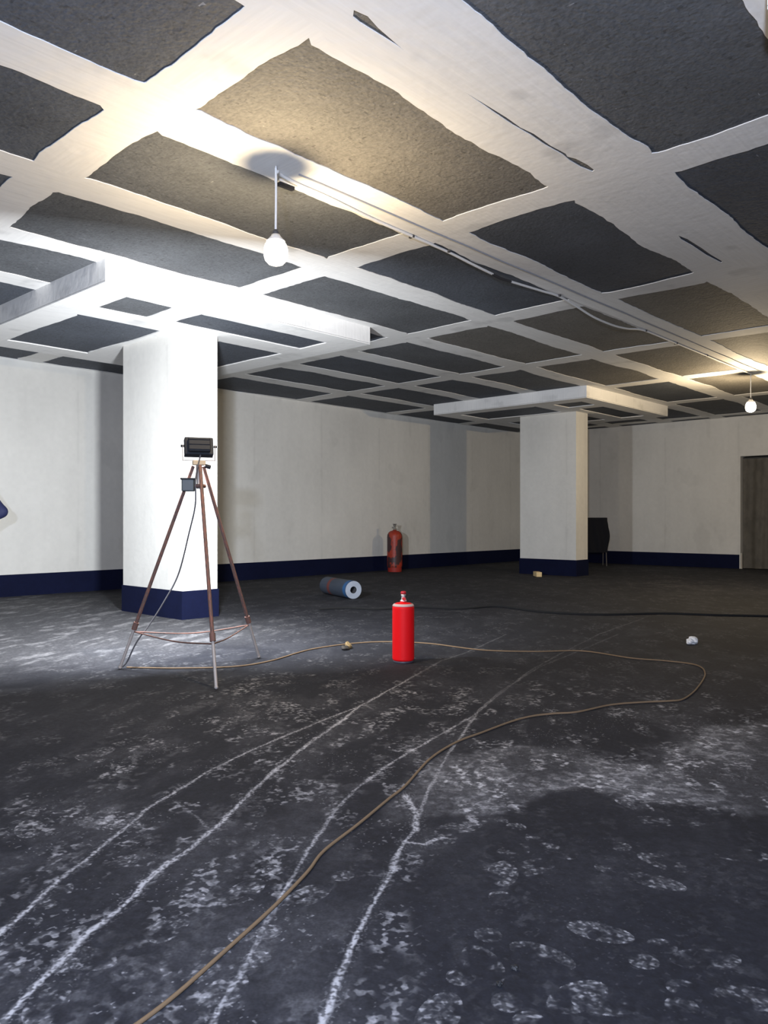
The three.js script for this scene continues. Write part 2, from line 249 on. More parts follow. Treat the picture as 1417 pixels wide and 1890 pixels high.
// ---------------------------------------------------------------- walls, skirting, doorway
const DOOR = [4.3, 5.77, 2.39];
structure(mesh('wall_left', slab(BACK - 0.2, WALL_U + 0.25, WALL_V, WALL_V + 0.25, 0, H + 0.3), wallMat), 'long white plastered wall behind the gas cylinder');
structure(mesh('wall_right', [slab(WALL_U, WALL_U + 0.25, DOOR[1], WALL_V, 0, H + 0.3), slab(WALL_U, WALL_U + 0.25, BACK, DOOR[0], 0, H + 0.3), slab(WALL_U, WALL_U + 0.25, DOOR[0], DOOR[1], DOOR[2], H + 0.3)], wallMat), 'white plastered end wall with the curtained doorway');
structure(mesh('wall_back', slab(BACK - 0.25, BACK, BACK, WALL_V, 0, H + 0.3), wallMat), 'white plastered wall behind the camera');
structure(mesh('wall_front', slab(BACK - 0.25, WALL_U + 0.25, BACK - 0.25, BACK, 0, H + 0.3), wallMat), 'white plastered wall opposite the long wall');
structure(mesh('wall_passage', slab(WALL_U + 1.2, WALL_U + 1.35, DOOR[0] - 1, DOOR[1] + 1, 0, H + 0.3), concrete), 'bare wall of the passage behind the curtain');
structure(mesh('baseboard_left', slab(BACK, WALL_U, WALL_V - 0.014, WALL_V + 0.01, 0, SK), navy), 'navy painted skirting band along the long wall');
structure(mesh('baseboard_right', [slab(WALL_U - 0.014, WALL_U + 0.01, DOOR[1] + 0.02, WALL_V - 0.014, 0, SK), slab(WALL_U - 0.014, WALL_U + 0.01, BACK, DOOR[0], 0, SK)], navy), 'navy painted skirting band along the end wall');
{
  // curtain: a hanging tarpaulin with folds, gathered a little to the left at its foot
  const nu = 90, nv = 26, w = DOOR[1] - DOOR[0] - 0.04, g = new THREE.PlaneGeometry(w, 2.33, nu, nv), p = g.attributes.position;
  for (let i = 0; i < p.count; i++) {
    const x = p.getX(i), t = 0.5 - p.getY(i) / 2.33;
    p.setZ(i, (0.008 + 0.02 * t) * Math.sin(x * 15 + 1.3 * Math.sin(t * 2.2)) + 0.005 * Math.sin(x * 41 + t * 3) + 0.03 * t * (vnoise(x * 4, t * 3, 611) - 0.5));
    p.setX(i, x + 0.02 * t * Math.sin(x * 9));
  }
  g.computeVertexNormals();
  const back = g.clone(); back.scale(1, 1, 1); back.translate(0, 0, -0.004); back.index.array.reverse(); back.computeVertexNormals();
  const door = group('door_1', [WALL_U + 0.1, 1.175, -(DOOR[0] + DOOR[1]) / 2], -Math.PI / 2); structure(door, 'doorway closed by a dark hanging tarpaulin');
  const tarpTex = colorTexture(256, 256, (x, y) => { const n = 0.7 + 0.6 * fbm(x * 20, y * 20, 621, 4, 20); return [0.088 * n, 0.078 * n, 0.062 * n]; }, 1);
  mesh('tarpaulin', mergeGeometries([g, back]), new THREE.MeshStandardMaterial({ map: tarpTex, roughness: 0.7 }), door);
  mesh('curtain_rail', bar(new THREE.Vector3(-w / 2, 1.18, 0), new THREE.Vector3(w / 2, 1.18, 0), 0.012), mat(0.05, 0.05, 0.05, 0.5), door);
  mesh('jamb_strip', slab(-w / 2 - 0.012, -w / 2 + 0.02, -0.115, -0.095, -1.175, -0.84), mat(0.42, 0.39, 0.33, 0.8), door);
}

// ---------------------------------------------------------------- columns with drop panels
function column(u, v, name, label) {                       // u, v: corner of the drop panel nearest the room's origin
  const c = group(name, [u + 1.605, 0, -(v + 1.6)]); tag(c, label, 'column', 'columns with drop panels');
  const at = (g) => { g.translate(-(u + 1.605), 0, v + 1.6); return g; };
  const cu = u + 1.355, cv = v + 0.94;
  mesh('shaft', at(slab(cu, cu + 0.44, cv, cv + 1.205, 0, HD + 0.01)), columnMat, c);
  mesh('skirting', at(slab(cu - 0.012, cu + 0.452, cv - 0.012, cv + 1.217, 0, SK)), navy, c).userData.label = 'navy painted band around the foot';
  const drop = mesh('drop_panel', at(slab(u, u + 3.21, v, v + 3.2, HD + 0.016, H + 0.005)), plaster, c); drop.userData.label = 'white square drop panel under the ceiling';
  const rects = [[0.35, 0.86, 0.30, 0.82], [1.15, 2.83, 0.30, 0.76], [0.33, 1.27, 1.17, 2.82], [1.96, 2.85, 1.12, 2.82]];
  mesh('soffit_plaster', at(plasterLayer(u, u + 3.21, v, v + 3.2, HD, HD + 0.012, rects.map(([a, b, e, f], i) => wobblyRect(u + a, u + b, v + e, v + f, 700 + i * 13, 0.05, 0.5)))), plaster, drop);
  rects.forEach(([a, b, e, f], i) => mesh('soffit_panel', at(slab(u + a - 0.06, u + b + 0.06, v + e - 0.06, v + f + 0.06, HD + 0.0125, HD + 0.0165)), panelMats[[1, 0, 0, 0][i]], drop));
  return c;
}
column(3.27, 6.18, 'concrete_column', 'white column with navy foot standing right behind the tripod work light');
column(11.69, 6.27, 'concrete_column', 'white column with navy foot and a pale wood offcut at its base');
column(3.27, -2.22, 'concrete_column', 'white column whose drop panel corner ends near the double plaster band');

// ---------------------------------------------------------------- work lights on tripods
const rust = new THREE.MeshStandardMaterial({ roughness: 0.75, map: colorTexture(256, 256, (x, y) => { const n = fbm(x * 12, y * 30, 801, 4, 12), k = sstep(0.42, 0.62, n); return [0.10 + 0.10 * k, 0.065 + 0.02 * k, 0.055 + 0.005 * k]; }, 0.5) });
const bareSteel = mat(0.42, 0.37, 0.33, 0.55, { metalness: 0.2 }), blackPaint = mat(0.006, 0.008, 0.013, 0.75), tanMetal = mat(0.42, 0.33, 0.22, 0.6), brownCable = mat(0.17, 0.11, 0.06, 0.75);
function workLight(name, feet, apex, dir, tilt, cd, color, label, withCable) {
  const base = V((feet[0][0] + feet[1][0] + feet[2][0]) / 3, (feet[0][1] + feet[1][1] + feet[2][1]) / 3), g = group(name, base.toArray()); tag(g, label, 'work light', 'work lights on tripods');
  const L = (u, v, y) => V(u, v, y).sub(base);
  const top = L(apex[0], apex[1], apex[2]);
  feet.forEach(([u, v], i) => {
    const foot = L(u, v, 0.012), hub = top.clone().add(foot.clone().sub(top).setY(0).multiplyScalar(0.07)), knee = hub.clone().lerp(foot, 0.80);
    const leg = mesh('leg', bar(hub, knee, 0.0125, 0.0125), rust, g);
    mesh('inner_tube', bar(hub.clone().lerp(foot, 0.77), foot, 0.0105), bareSteel, leg).userData.label = 'pale bare steel leg end';
    const c0 = hub.clone().lerp(foot, 0.775), c1 = hub.clone().lerp(foot, 0.81); mesh('clamp', bar(c0, c1, 0.019), rust, leg);
    const cap = new THREE.SphereGeometry(0.0125, 10, 8); cap.translate(foot.x, foot.y, foot.z); mesh('foot_cap', cap, bareSteel, leg);
  });
  const ring = feet.map(([u, v]) => top.clone().lerp(L(u, v, 0), 0.815));
  for (let i = 0; i < 3; i++) {                            // slack straps between the legs
    const a = ring[i], b = ring[(i + 1) % 3], m = a.clone().lerp(b, 0.5); m.y -= 0.03; m.lerp(new THREE.Vector3(top.x, m.y, top.z), 0.12);
    mesh('strap', tube([a, m, b], 0.005, 16, 6), rust, g);
  }
  const hub = [bar(top.clone().add(new THREE.Vector3(0, -0.16, 0)), top.clone().add(new THREE.Vector3(0, 0.02, 0)), 0.017)];
  mesh('centre_post', hub, bareSteel, g);
  const plate = lathe([[0, -0.012], [0.045, -0.012], [0.05, 0], [0.045, 0.012], [0, 0.012]], 20); plate.translate(top.x, top.y - 0.14, top.z); mesh('spreader_plate', plate, rust, g);
  const yaw = Math.atan2(dir[0], dir[1]);                  // turn of the head: 0 faces the long wall
  const head = new THREE.Group(); head.name = 'lamp_head'; g.add(head); head.position.copy(top).add(new THREE.Vector3(0, 0.135, 0)); head.rotation.set(0, -yaw, 0); head.rotateX(tilt);
  // local axes of the head: the glass looks to -z
  const shell = [rbox(0.195, 0.128, 0.05, 0.008, 0, 0, -0.012), rbox(0.15, 0.1, 0.035, 0.01, 0, 0, 0.025)];
  for (const y of [-0.036, 0, 0.036]) shell.push(rbox(0.14, 0.006, 0.008, 0.002, 0, y, 0.044));
  mesh('housing', shell, blackPaint, head);
  const rim = [[0, 0.057, 0.195, 0.014], [0, -0.057, 0.195, 0.014], [-0.09, 0, 0.014, 0.11], [0.09, 0, 0.014, 0.11]].map(([x, y, w, h]) => rbox(w, h, 0.014, 0.003, x, y, -0.042));
  mesh('rim', rim, blackPaint, head);
  mesh('glass', rbox(FLOOD_SIZE[0], FLOOD_SIZE[1], 0.004, 0.001, 0, 0, -0.039), mat(0.9, 0.9, 0.9, 0.3, { emissive: color, emissiveIntensity: 6 }), head);
  const yoke = new THREE.Group(); yoke.name = 'yoke'; g.add(yoke); yoke.position.copy(head.position); yoke.rotation.y = -yaw;
  mesh('bracket', [rbox(0.222, 0.004, 0.026, 0.001, 0, -0.098, 0), rbox(0.004, 0.11, 0.026, 0.001, -0.109, -0.045, 0), rbox(0.004, 0.11, 0.026, 0.001, 0.109, -0.045, 0)], bareSteel, yoke);
  for (const sx of [-1, 1]) mesh('wing_nut', bar(new THREE.Vector3(sx * 0.1, 0, 0), new THREE.Vector3(sx * 0.122, 0, 0), 0.009), blackPaint, yoke);
  const cradle = new THREE.Group(); cradle.name = 'mounting_head'; g.add(cradle); cradle.position.copy(top); cradle.rotation.y = -yaw;
  mesh('tan_block', rbox(0.088, 0.03, 0.05, 0.005, 0, 0.02, 0), tanMetal, cradle); mesh('neck', bar(new THREE.Vector3(0, -0.04, 0), new THREE.Vector3(0, 0.01, 0), 0.021), bareSteel, cradle);
  mesh('tilt_knob', [bar(new THREE.Vector3(0.04, 0, 0.02), new THREE.Vector3(0.075, -0.01, 0.03), 0.014)], blackPaint, cradle);
  const box = new THREE.Group(); box.name = 'ballast_box'; g.add(box); box.position.copy(top).add(new THREE.Vector3(0, -0.135, 0)); box.rotation.y = -0.7;
  mesh('case', rbox(0.085, 0.085, 0.06, 0.008, -0.07, 0, 0.02), mat(0.035, 0.045, 0.05, 0.5), box); mesh('lid_rim', rbox(0.1, 0.012, 0.068, 0.003, -0.07, 0.043, 0.02), blackPaint, box); mesh('tie', rbox(0.05, 0.02, 0.02, 0.004, -0.015, 0, 0.01), bareSteel, box);
  if (withCable) {
    const [fu, fv] = feet[0], f = L(fu, fv, 0), q = (t, y, o) => { const p = top.clone().lerp(f, t); p.y = y; p.x += o; return p; };
    mesh('power_cable', tube([L(apex[0] + 0.0, apex[1] - 0.02, apex[2] + 0.08), L(apex[0] - 0.04, apex[1] - 0.02, 1.33), L(apex[0] - 0.03, apex[1], 1.15), q(0.22, 0.95, 0.06), q(0.45, 0.66, 0.12), q(0.62, 0.45, 0.1), q(0.75, 0.3, 0.07), q(0.8, 0.22, 0.03), q(0.86, 0.15, 0.02), q(0.96, 0.05, 0.03), q(1.02, 0.012, 0.03)], 0.0055, 90, 7), mat(0.09, 0.085, 0.09, 0.6), g);
  }
  const lamp = new THREE.RectAreaLight(color, cd / (FLOOD_SIZE[0] * FLOOD_SIZE[1]), FLOOD_SIZE[0], FLOOD_SIZE[1]); lamp.position.set(0, 0, -0.052); lamp.castShadow = true; head.add(lamp); lamp.name = 'flood_light';
  return g;
}
workLight('work_light', [[2.81, 5.10], [2.88, 4.06], [3.74, 4.73]], [3.143, 4.633, 1.42], [0.47, 0.88], -0.3, FLOOD_CD, FLOOD_COLOR, 'rusty tripod work light facing the white column, cable hanging down its leg', true);
workLight('work_light', [[-1.45, -0.05], [-1.42, -0.9], [-0.62, -0.52]], [-1.06, -0.46, 1.5], [0.735, 0.677], 0.4, SECOND_CD, SECOND_COLOR, 'tripod work light standing behind the camera on the open floor', false);

// ---------------------------------------------------------------- hanging bulbs
const bulbGlass = mat(0.95, 0.93, 0.88, 0.3, { emissive: new THREE.Color().setRGB(1, 0.9, 0.72), emissiveIntensity: 9 }), whiteCable = mat(0.72, 0.71, 0.69, 0.55), greyCable = mat(0.30, 0.31, 0.34, 0.6), socketMat = mat(0.05, 0.05, 0.055, 0.5);
function hangingBulb(u, v, drop, cd, label) {
  const g = group('hanging_bulb', V(u, v, H - 0.006).toArray()); tag(g, label, 'light bulb', 'bare bulbs hanging from the ceiling');
  const S = 0.078;
  mesh('cord', tube([new THREE.Vector3(0, -0.012, 0), new THREE.Vector3(0.002, -0.15, 0), new THREE.Vector3(-0.001, -(drop - 0.11), 0)], 0.0075, 20, 8), whiteCable, g);
  mesh('hook', [tube([new THREE.Vector3(0, 0, 0), new THREE.Vector3(0.004, -0.03, 0.004), new THREE.Vector3(0.016, -0.04, 0), new THREE.Vector3(0.02, -0.022, 0)], 0.004, 14, 6)], whiteCable, g);
  const sock = lathe([[0, -(drop - 0.13)], [0.014, -(drop - 0.13)], [0.022, -(drop - 0.115)], [0.024, -(drop - 0.07)], [0, -(drop - 0.07)]], 20); mesh('socket', sock, socketMat, g);
  const gl = lathe([[0.02, 0.078], [0.03, 0.07], [0.05, 0.058], [0.066, 0.038], [0.074, 0.01], [0.074, -0.03], [0.066, -0.058], [0.046, -0.08], [0.02, -0.09], [0.0001, -0.092]].reverse(), 28); gl.translate(0, -drop, 0);
  mesh('glass', gl, bulbGlass, g);
  const cap = lathe([[0, -(drop - 0.1)], [0.026, -(drop - 0.1)], [0.034, -(drop - 0.085)], [0.056, -(drop - 0.062)], [0.056, -(drop - 0.056)], [0, -(drop - 0.056)]], 24); mesh('bulb_base', cap, whiteCable, g);
  const p = new THREE.PointLight(BULB_COLOR, cd, 0, 2); p.position.set(0, -drop - 0.015, 0); p.castShadow = true; p.shadow.radius = 2; p.name = 'bulb_light'; g.add(p);
  return g;
}
hangingBulb(3.13, 3.79, 0.525, BULB_CD, 'lit bare bulb on a white cord above the tripod work light');
hangingBulb(12.37, 3.94, 0.495, FAR_BULB_CD, 'lit bare bulb on a white cord by the curtained doorway');
{
  const yc = H - 0.0175;
  const w1 = [[3.14, yc, 3.80], [3.2, yc, 3.84], [3.36, yc, 3.87], [3.65, yc, 3.88], [4.116, yc, 3.92], [4.597, yc, 3.935], [5.048, yc, 3.95], [5.393, 3.208, 3.96], [5.718, 3.197, 3.97]];
  const P = (l) => l.map(([u, y, v]) => V(u, v, y));
  tag(mesh('sagging_cable', tube(P(w1), 0.011, 90, 7), whiteCable), 'white cable from the bulb above the tripod, sagging off the plaster band', 'cable');
  const w2 = [[5.70, 3.195, 3.972], [5.86, 3.19, 3.975], [6.0, 3.195, 3.97]];
  tag(mesh('cable_sleeve', tube(P(w2), 0.0125, 12, 8), mat(0.03, 0.03, 0.035, 0.6)), 'black sleeve joining two lengths of white ceiling cable', 'cable sleeve');
  const w3 = [[5.99, 3.195, 3.97], [6.5, 3.213, 3.95], [6.782, 3.222, 3.94], [7.135, 3.208, 3.96], [7.55, 3.169, 3.97], [7.978, 3.162, 3.97], [8.3, 3.18, 3.96], [8.58, 3.218, 3.945], [8.8, yc, 3.93], [9.4, yc, 3.93], [10.15, yc, 3.93], [11.3, yc, 3.93], [12.35, yc, 3.935]];
  tag(mesh('sagging_cable', tube(P(w3), 0.011, 120, 7), whiteCable), 'white cable running to the bulb by the curtained doorway, hanging in one loop', 'cable');
  const gcl = []; for (let u = 3.3; u < 12.3; u += 0.45) gcl.push(V(u, 3.77 + 0.012 * (vnoise(u * 2, 0, 91) - 0.5) + (u > 8 ? 0.008 : 0), H - 0.011));
  tag(mesh('stapled_cable', tube(gcl, 0.006, 160, 6), greyCable), 'thin grey cable stapled straight along the plaster band between the bulbs', 'cable');
  const tb = group('terminal_block', V(3.33, 3.93, H - 0.006).toArray(), -0.05); tag(tb, 'small black terminal block beside the bulb cord hook', 'terminal block');
  mesh('body', rbox(0.12, 0.024, 0.034, 0.004, 0, -0.024, 0), mat(0.012, 0.012, 0.016, 0.5), tb); mesh('base', rbox(0.15, 0.012, 0.05, 0.002, 0, -0.006, 0), whiteCable, tb);
  for (const u of [4.6, 5.05, 6.78, 8.72, 9.6, 10.6]) { const k = V(u, u < 6 ? 3.945 : 3.935, yc); tag(mesh('cable_clip', [rbox(0.022, 0.02, 0.046, 0.004, k.x, k.y + 0.001, k.z)], mat(0.04, 0.04, 0.045, 0.6)), 'small dark clip holding the white cable to the plaster band', 'cable clip', 'clips on the white ceiling cable'); }
}

// ---------------------------------------------------------------- floor cables
{
  const c = [[0.74, 1.46], [0.80, 1.47], [0.86, 1.48], [0.97, 1.51], [1.16, 1.58], [1.32, 1.64], [1.44, 1.69], [1.57, 1.75], [1.70, 1.82], [1.92, 1.89], [2.18, 1.98], [2.33, 2.03], [2.67, 2.18], [2.95, 2.25], [3.17, 2.26], [3.44, 2.27], [3.61, 2.25], [3.74, 2.19], [3.85, 2.12], [4.13, 2.06], [4.32, 1.95], [4.44, 1.86], [4.55, 1.82], [4.88, 1.87], [5.39, 2.01], [5.67, 2.18], [5.68, 2.42], [5.62, 2.65], [5.66, 3.07], [5.38, 3.34], [5.16, 3.69], [5.12, 4.25], [4.85, 4.62], [4.3, 4.72], [3.7, 4.55], [3.38, 4.57], [3.09, 4.80], [2.95, 4.97], [2.86, 5.10]];
  tag(mesh('extension_cable', tube(c.map(([u, v]) => V(u, v, 0.006)), 0.0053, 500, 7), brownCable), 'long brown cable looping across the dusty floor to the tripod work light', 'cable');
  const b = [[6.20, 6.72], [6.49, 6.57], [6.67, 6.21], [7.14, 6.03], [7.35, 5.55], [7.84, 5.36], [7.72, 4.69], [7.92, 4.10], [8.50, 3.62], [8.73, 3.15], [9.02, 2.69], [9.19, 2.30], [9.5, 1.6]];
  tag(mesh('black_cable', tube(b.map(([u, v]) => V(u, v, 0.012)), 0.012, 160, 7), mat(0.004, 0.004, 0.0045, 0.95)), 'black cable lying across the floor behind the fire extinguisher', 'cable');
}

// ---------------------------------------------------------------- fire extinguisher
{
  const red = new THREE.MeshPhysicalMaterial({ color: new THREE.Color().setRGB(0.72, 0.005, 0.008), roughness: 0.55, specularIntensity: 0.4 }), g = group('fire_extinguisher', V(4.36, 3.82).toArray(), 0.9); g.scale.set(1.05, 1, 1.05); tag(g, 'short red fire extinguisher with a red knob standing alone on the open floor', 'fire extinguisher');
  mesh('cylinder', lathe([[0, 0.012], [0.068, 0.012], [0.074, 0.02], [0.077, 0.03], [0.077, 0.395], [0.075, 0.412], [0.066, 0.428], [0.05, 0.436], [0.024, 0.44], [0.022, 0.448], [0, 0.448]], 36), red, g);
  mesh('foot_ring', lathe([[0.06, 0], [0.07, 0], [0.072, 0.006], [0.07, 0.022], [0.06, 0.022], [0.06, 0]], 32), mat(0.05, 0.045, 0.06, 0.5), g);
  mesh('shoulder_ring', lathe([[0.0745, 0.413], [0.0765, 0.415], [0.0745, 0.421], [0.068, 0.429], [0.062, 0.4315]], 36), mat(0.5, 0.34, 0.32, 0.6), g).userData.label = 'pale worn rim around the top';
  const valve = mesh('valve', [lathe([[0.022, 0.446], [0.022, 0.456], [0.014, 0.46], [0.013, 0.486], [0.017, 0.49], [0.017, 0.5], [0, 0.5]], 18), bar(new THREE.Vector3(0, 0.474, 0), new THREE.Vector3(0.034, 0.474, 0.004), 0.008)], mat(0.62, 0.6, 0.58, 0.35, { metalness: 0.5 }), g);
  mesh('knob', lathe([[0, 0.5], [0.017, 0.5], [0.02, 0.506], [0.02, 0.516], [0.014, 0.522], [0, 0.523]], 12), mat(0.4, 0.01, 0.02, 0.5), valve);
  mesh('outlet_cap', bar(new THREE.Vector3(-0.012, 0.468, 0), new THREE.Vector3(-0.038, 0.468, 0), 0.012), mat(0.6, 0.02, 0.02, 0.5), valve);
}
// ---------------------------------------------------------------- gas cylinder by the wall
{
  const tex = colorTexture(512, 512, (x, y) => {
    const n = fbm(x * 8, y * 5, 901, 4, 0), f = fbm(x * 60, y * 60, 905, 3, 60), k = sstep(0.46, 0.52, n + 0.16 * (sstep(0.1, 0.3, y) - sstep(0.5, 0.72, y)) - 0.03);
    const r = [0.36 * (0.6 + 0.6 * f), 0.02 + 0.02 * f, 0.012], b = [0.022, 0.016, 0.02]; return r.map((a, i) => a + (b[i] - a) * k * 0.92);
  });
  const g = group('gas_cylinder', V(11.79, 10.56).toArray(), 2.2); tag(g, 'tall stained red gas cylinder standing against the long white wall', 'gas cylinder');
  const tank = lathe([[0, 0.03], [0.1, 0.035], [0.135, 0.06], [0.15, 0.1], [0.152, 0.14], [0.152, 0.7], [0.146, 0.745], [0.125, 0.785], [0.085, 0.815], [0.04, 0.828], [0.035, 0.84], [0, 0.84]], 36);
  for (let i = 0; i < tank.attributes.uv.count; i++) tank.attributes.uv.setY(i, tank.attributes.position.getY(i) / 0.9);
  mesh('tank', tank, new THREE.MeshStandardMaterial({ map: tex, roughness: 0.5 }), g);
  mesh('foot_ring', lathe([[0.128, 0], [0.138, 0], [0.145, 0.1], [0.135, 0.1], [0.128, 0]], 32), mat(0.3, 0.02, 0.012, 0.6), g);
  const v = mesh('valve', [lathe([[0.03, 0.838], [0.03, 0.855], [0.018, 0.86], [0.018, 0.91], [0.03, 0.914], [0.03, 0.93], [0.02, 0.945], [0, 0.945]], 16), bar(new THREE.Vector3(0, 0.885, 0), new THREE.Vector3(0.06, 0.885, 0), 0.014)], mat(0.2, 0.19, 0.17, 0.5, { metalness: 0.4 }), g);
  mesh('hand_wheel', new THREE.TorusGeometry(0.034, 0.008, 8, 20).rotateX(Math.PI / 2).translate(0, 0.952, 0), mat(0.12, 0.11, 0.1, 0.5), v);
}
// ---------------------------------------------------------------- roll of membrane
{
  const A = V(7.35, 7.31), B = V(7.62, 8.1), d = B.clone().sub(A), L = d.length(), g = group('membrane_roll', [A.x, 0.122, A.z], Math.atan2(d.x, d.z)); tag(g, 'rolled sheet of dark membrane with a pale end lying on the floor', 'roll');
  const wrapTex = colorTexture(256, 128, (x, y) => { const n = fbm(x * 10, y * 10, 951, 3, 10), band = Math.abs(y - 0.33) < 0.035 ? 1 : 0, red = Math.abs(y - 0.2) < 0.025 || Math.abs(y - 0.55) < 0.015 ? 1 : 0; const a = 0.7 + 0.6 * n; return band ? [0.02, 0.08, 0.2] : red ? [0.12, 0.03, 0.025] : [0.035 * a, 0.045 * a, 0.065 * a]; });
  const outer = lathe([[0.118, 0], [0.121, 0.006], [0.121, L - 0.006], [0.118, L]], 40); outer.rotateX(Math.PI / 2);
  mesh('outer_wrap', outer, new THREE.MeshStandardMaterial({ map: wrapTex, roughness: 0.6 }), g);
  // the wound layers at each end as one spiral band
  const spiral = (z, s) => { const pts = []; for (let i = 0; i <= 260; i++) { const t = i / 260, a = t * Math.PI * 2 * 7, r = 0.048 + (0.114 - 0.048) * t; pts.push([r * Math.cos(a), r * Math.sin(a)]); } const pos = [], idx = []; pts.forEach(([x, y], i) => { const r = Math.hypot(x, y), ux = x / r, uy = y / r; for (const [o, dz] of [[-0.005, 0.004], [0, 0], [0.005, 0.004]]) pos.push(x + ux * o, y + uy * o, z + s * dz); if (i) for (let k = 0; k < 2; k++) { const a = (i - 1) * 3 + k, b = i * 3 + k; idx.push(a, a + 1, b, b, a + 1, b + 1); } }); const q = new THREE.BufferGeometry(); q.setAttribute('position', new THREE.Float32BufferAttribute(pos, 3)); q.setIndex(idx); q.computeVertexNormals(); return q; };
  const pale = mat(0.27, 0.295, 0.345, 0.75, { side: THREE.DoubleSide });
  mesh('wound_layers', spiral(-0.001, 1), pale, g).userData.label = 'pale grey wound end of the roll'; mesh('wound_layers', spiral(L + 0.001, -1), pale, g);
  const ring = (z) => { const q = new THREE.RingGeometry(0.047, 0.119, 36); q.translate(0, 0, z); return q; };
  for (const z of [0.004, L - 0.004]) mesh('end_face', ring(z), pale, g);
  const core = new THREE.CylinderGeometry(0.048, 0.048, L - 0.01, 24, 1, true); core.rotateX(Math.PI / 2); core.translate(0, 0, L / 2); mesh('core', core, mat(0.03, 0.03, 0.035, 0.9, { side: THREE.DoubleSide }), g);
}
// ---------------------------------------------------------------- small things on the floor
function lump(r, seed, sx = 1, sy = 1, sz = 1, detail = 2, rough = 0.4) { const g = new THREE.IcosahedronGeometry(r, detail), p = g.attributes.position; for (let i = 0; i < p.count; i++) { const x = p.getX(i), y = p.getY(i), z = p.getZ(i), k = 1 + rough * (vnoise(x / r * 1.7 + 9, y / r * 1.7 + z / r * 1.3 + 5, seed) - 0.5); p.setXYZ(i, x * k * sx, Math.max(y * k * sy, -r * sy * 0.75), z * k * sz); } g.translate(0, r * sy * 0.75, 0); g.computeVertexNormals(); return g; }
{
  const o = group('wood_offcut', V(12.58, 7.74).toArray(), 0.78); tag(o, 'pale yellow wood offcut lying at the foot of the far column', 'wood block');
  mesh('block', rbox(0.27, 0.085, 0.1, 0.006, 0, 0.0425, 0), new THREE.MeshStandardMaterial({ roughness: 0.7, map: colorTexture(128, 64, (x, y) => { const n = fbm(x * 5, y * 30, 971, 3, 5); return [0.62 + 0.2 * n, 0.47 + 0.16 * n, 0.24 + 0.1 * n]; }) }), o);
  mesh('saw_cut', rbox(0.006, 0.02, 0.101, 0.001, 0.05, 0.078, 0), mat(0.2, 0.13, 0.06, 0.9), o);
}
tag(mesh('paper_scrap', lump(0.042, 31, 1.1, 0.75, 0.9, 3, 0.9), mat(0.78, 0.77, 0.76, 0.7)), 'small crumpled white paper scrap on the bare floor before the doorway', 'paper').position.copy(V(6.65, 2.59));
{
  const o = group('glove_scrap', V(4.49, 4.54).toArray(), 0.4); tag(o, 'small tan crumpled scrap on the floor left of the fire extinguisher', 'scrap');
  mesh('tan_fold', lump(0.034, 41, 0.9, 0.85, 0.6, 3, 1.3).translate(0.022, 0, 0), mat(0.26, 0.18, 0.08, 0.85), o); mesh('dark_fold', lump(0.036, 43, 1.2, 0.55, 0.8, 3, 0.9).translate(-0.035, 0, 0), mat(0.03, 0.025, 0.02, 0.8), o);
}
for (const [u, v, s] of [[1.48, 1.01, 51], [1.56, 1.02, 53]]) tag(mesh('black_pebble', lump(0.0075, s, 1, 0.8, 1.2, 2, 0.8), mat(0.006, 0.006, 0.007, 0.6)), 'tiny black pebble on the dusty shoe prints', 'pebble', 'black pebbles among the shoe prints').position.copy(V(u, v));

// ---------------------------------------------------------------- chair half hidden behind the far column
{
  const g = group('visitor_chair', V(16.45, 8.62).toArray(), 2.2); tag(g, 'dark navy chair with metal legs tucked behind the far column', 'chair');
  const cloth = mat(0.010, 0.012, 0.022, 0.85), metal = mat(0.16, 0.15, 0.14, 0.45, { metalness: 0.5 });
  mesh('seat', rbox(0.47, 0.07, 0.45, 0.03, 0, 0.46, 0), cloth, g);
  const bk = rbox(0.46, 0.46, 0.06, 0.028, 0, 0, 0); bk.rotateX(-0.14); bk.translate(0, 0.8, -0.24); mesh('backrest', bk, cloth, g);
  for (const sx of [-1, 1]) {
    mesh('leg', tube([new THREE.Vector3(sx * 0.22, 0, 0.24), new THREE.Vector3(sx * 0.22, 0.25, 0.215), new THREE.Vector3(sx * 0.22, 0.44, 0.19)], 0.012, 14, 8), metal, g);
    mesh('leg', tube([new THREE.Vector3(sx * 0.22, 0, -0.28), new THREE.Vector3(sx * 0.22, 0.3, -0.22), new THREE.Vector3(sx * 0.22, 0.46, -0.2), new THREE.Vector3(sx * 0.22, 0.75, -0.235), new THREE.Vector3(sx * 0.22, 0.95, -0.262)], 0.012, 24, 8), metal, g);
    mesh('seat_rail', bar(new THREE.Vector3(sx * 0.22, 0.42, -0.2), new THREE.Vector3(sx * 0.22, 0.42, 0.19), 0.011), metal, g);
  }
  const j = group('draped_jacket', V(16.45, 8.62).toArray(), 2.2); tag(j, 'black work jacket hung over the back of the navy chair', 'jacket');
  const jm = [];
  { const pg = new THREE.PlaneGeometry(0.5, 1.25, 24, 36), p = pg.attributes.position; for (let i = 0; i < p.count; i++) { const x = p.getX(i), t = (p.getY(i) + 0.625) / 1.25; const over = t * 1.25; let y, z; if (over < 0.4) { y = 0.66 + over; z = -0.16 - 0.14 * (over) ; } else if (over < 0.5) { const a = (over - 0.4) / 0.1 * Math.PI; y = 1.06 + 0.03 * Math.sin(a); z = -0.265 - 0.045 * (1 - Math.cos(a)) * 0.9; } else { y = 1.06 - (over - 0.5); z = -0.35 - 0.02 * (over - 0.5); } p.setXYZ(i, x * (1 + 0.1 * Math.sin(over * 9)), y, z + 0.014 * Math.sin(x * 30 + over * 6)); } pg.computeVertexNormals(); jm.push(pg); }
  mesh('cloth', jm, mat(0.006, 0.007, 0.012, 0.9, { side: THREE.DoubleSide }), j);
}

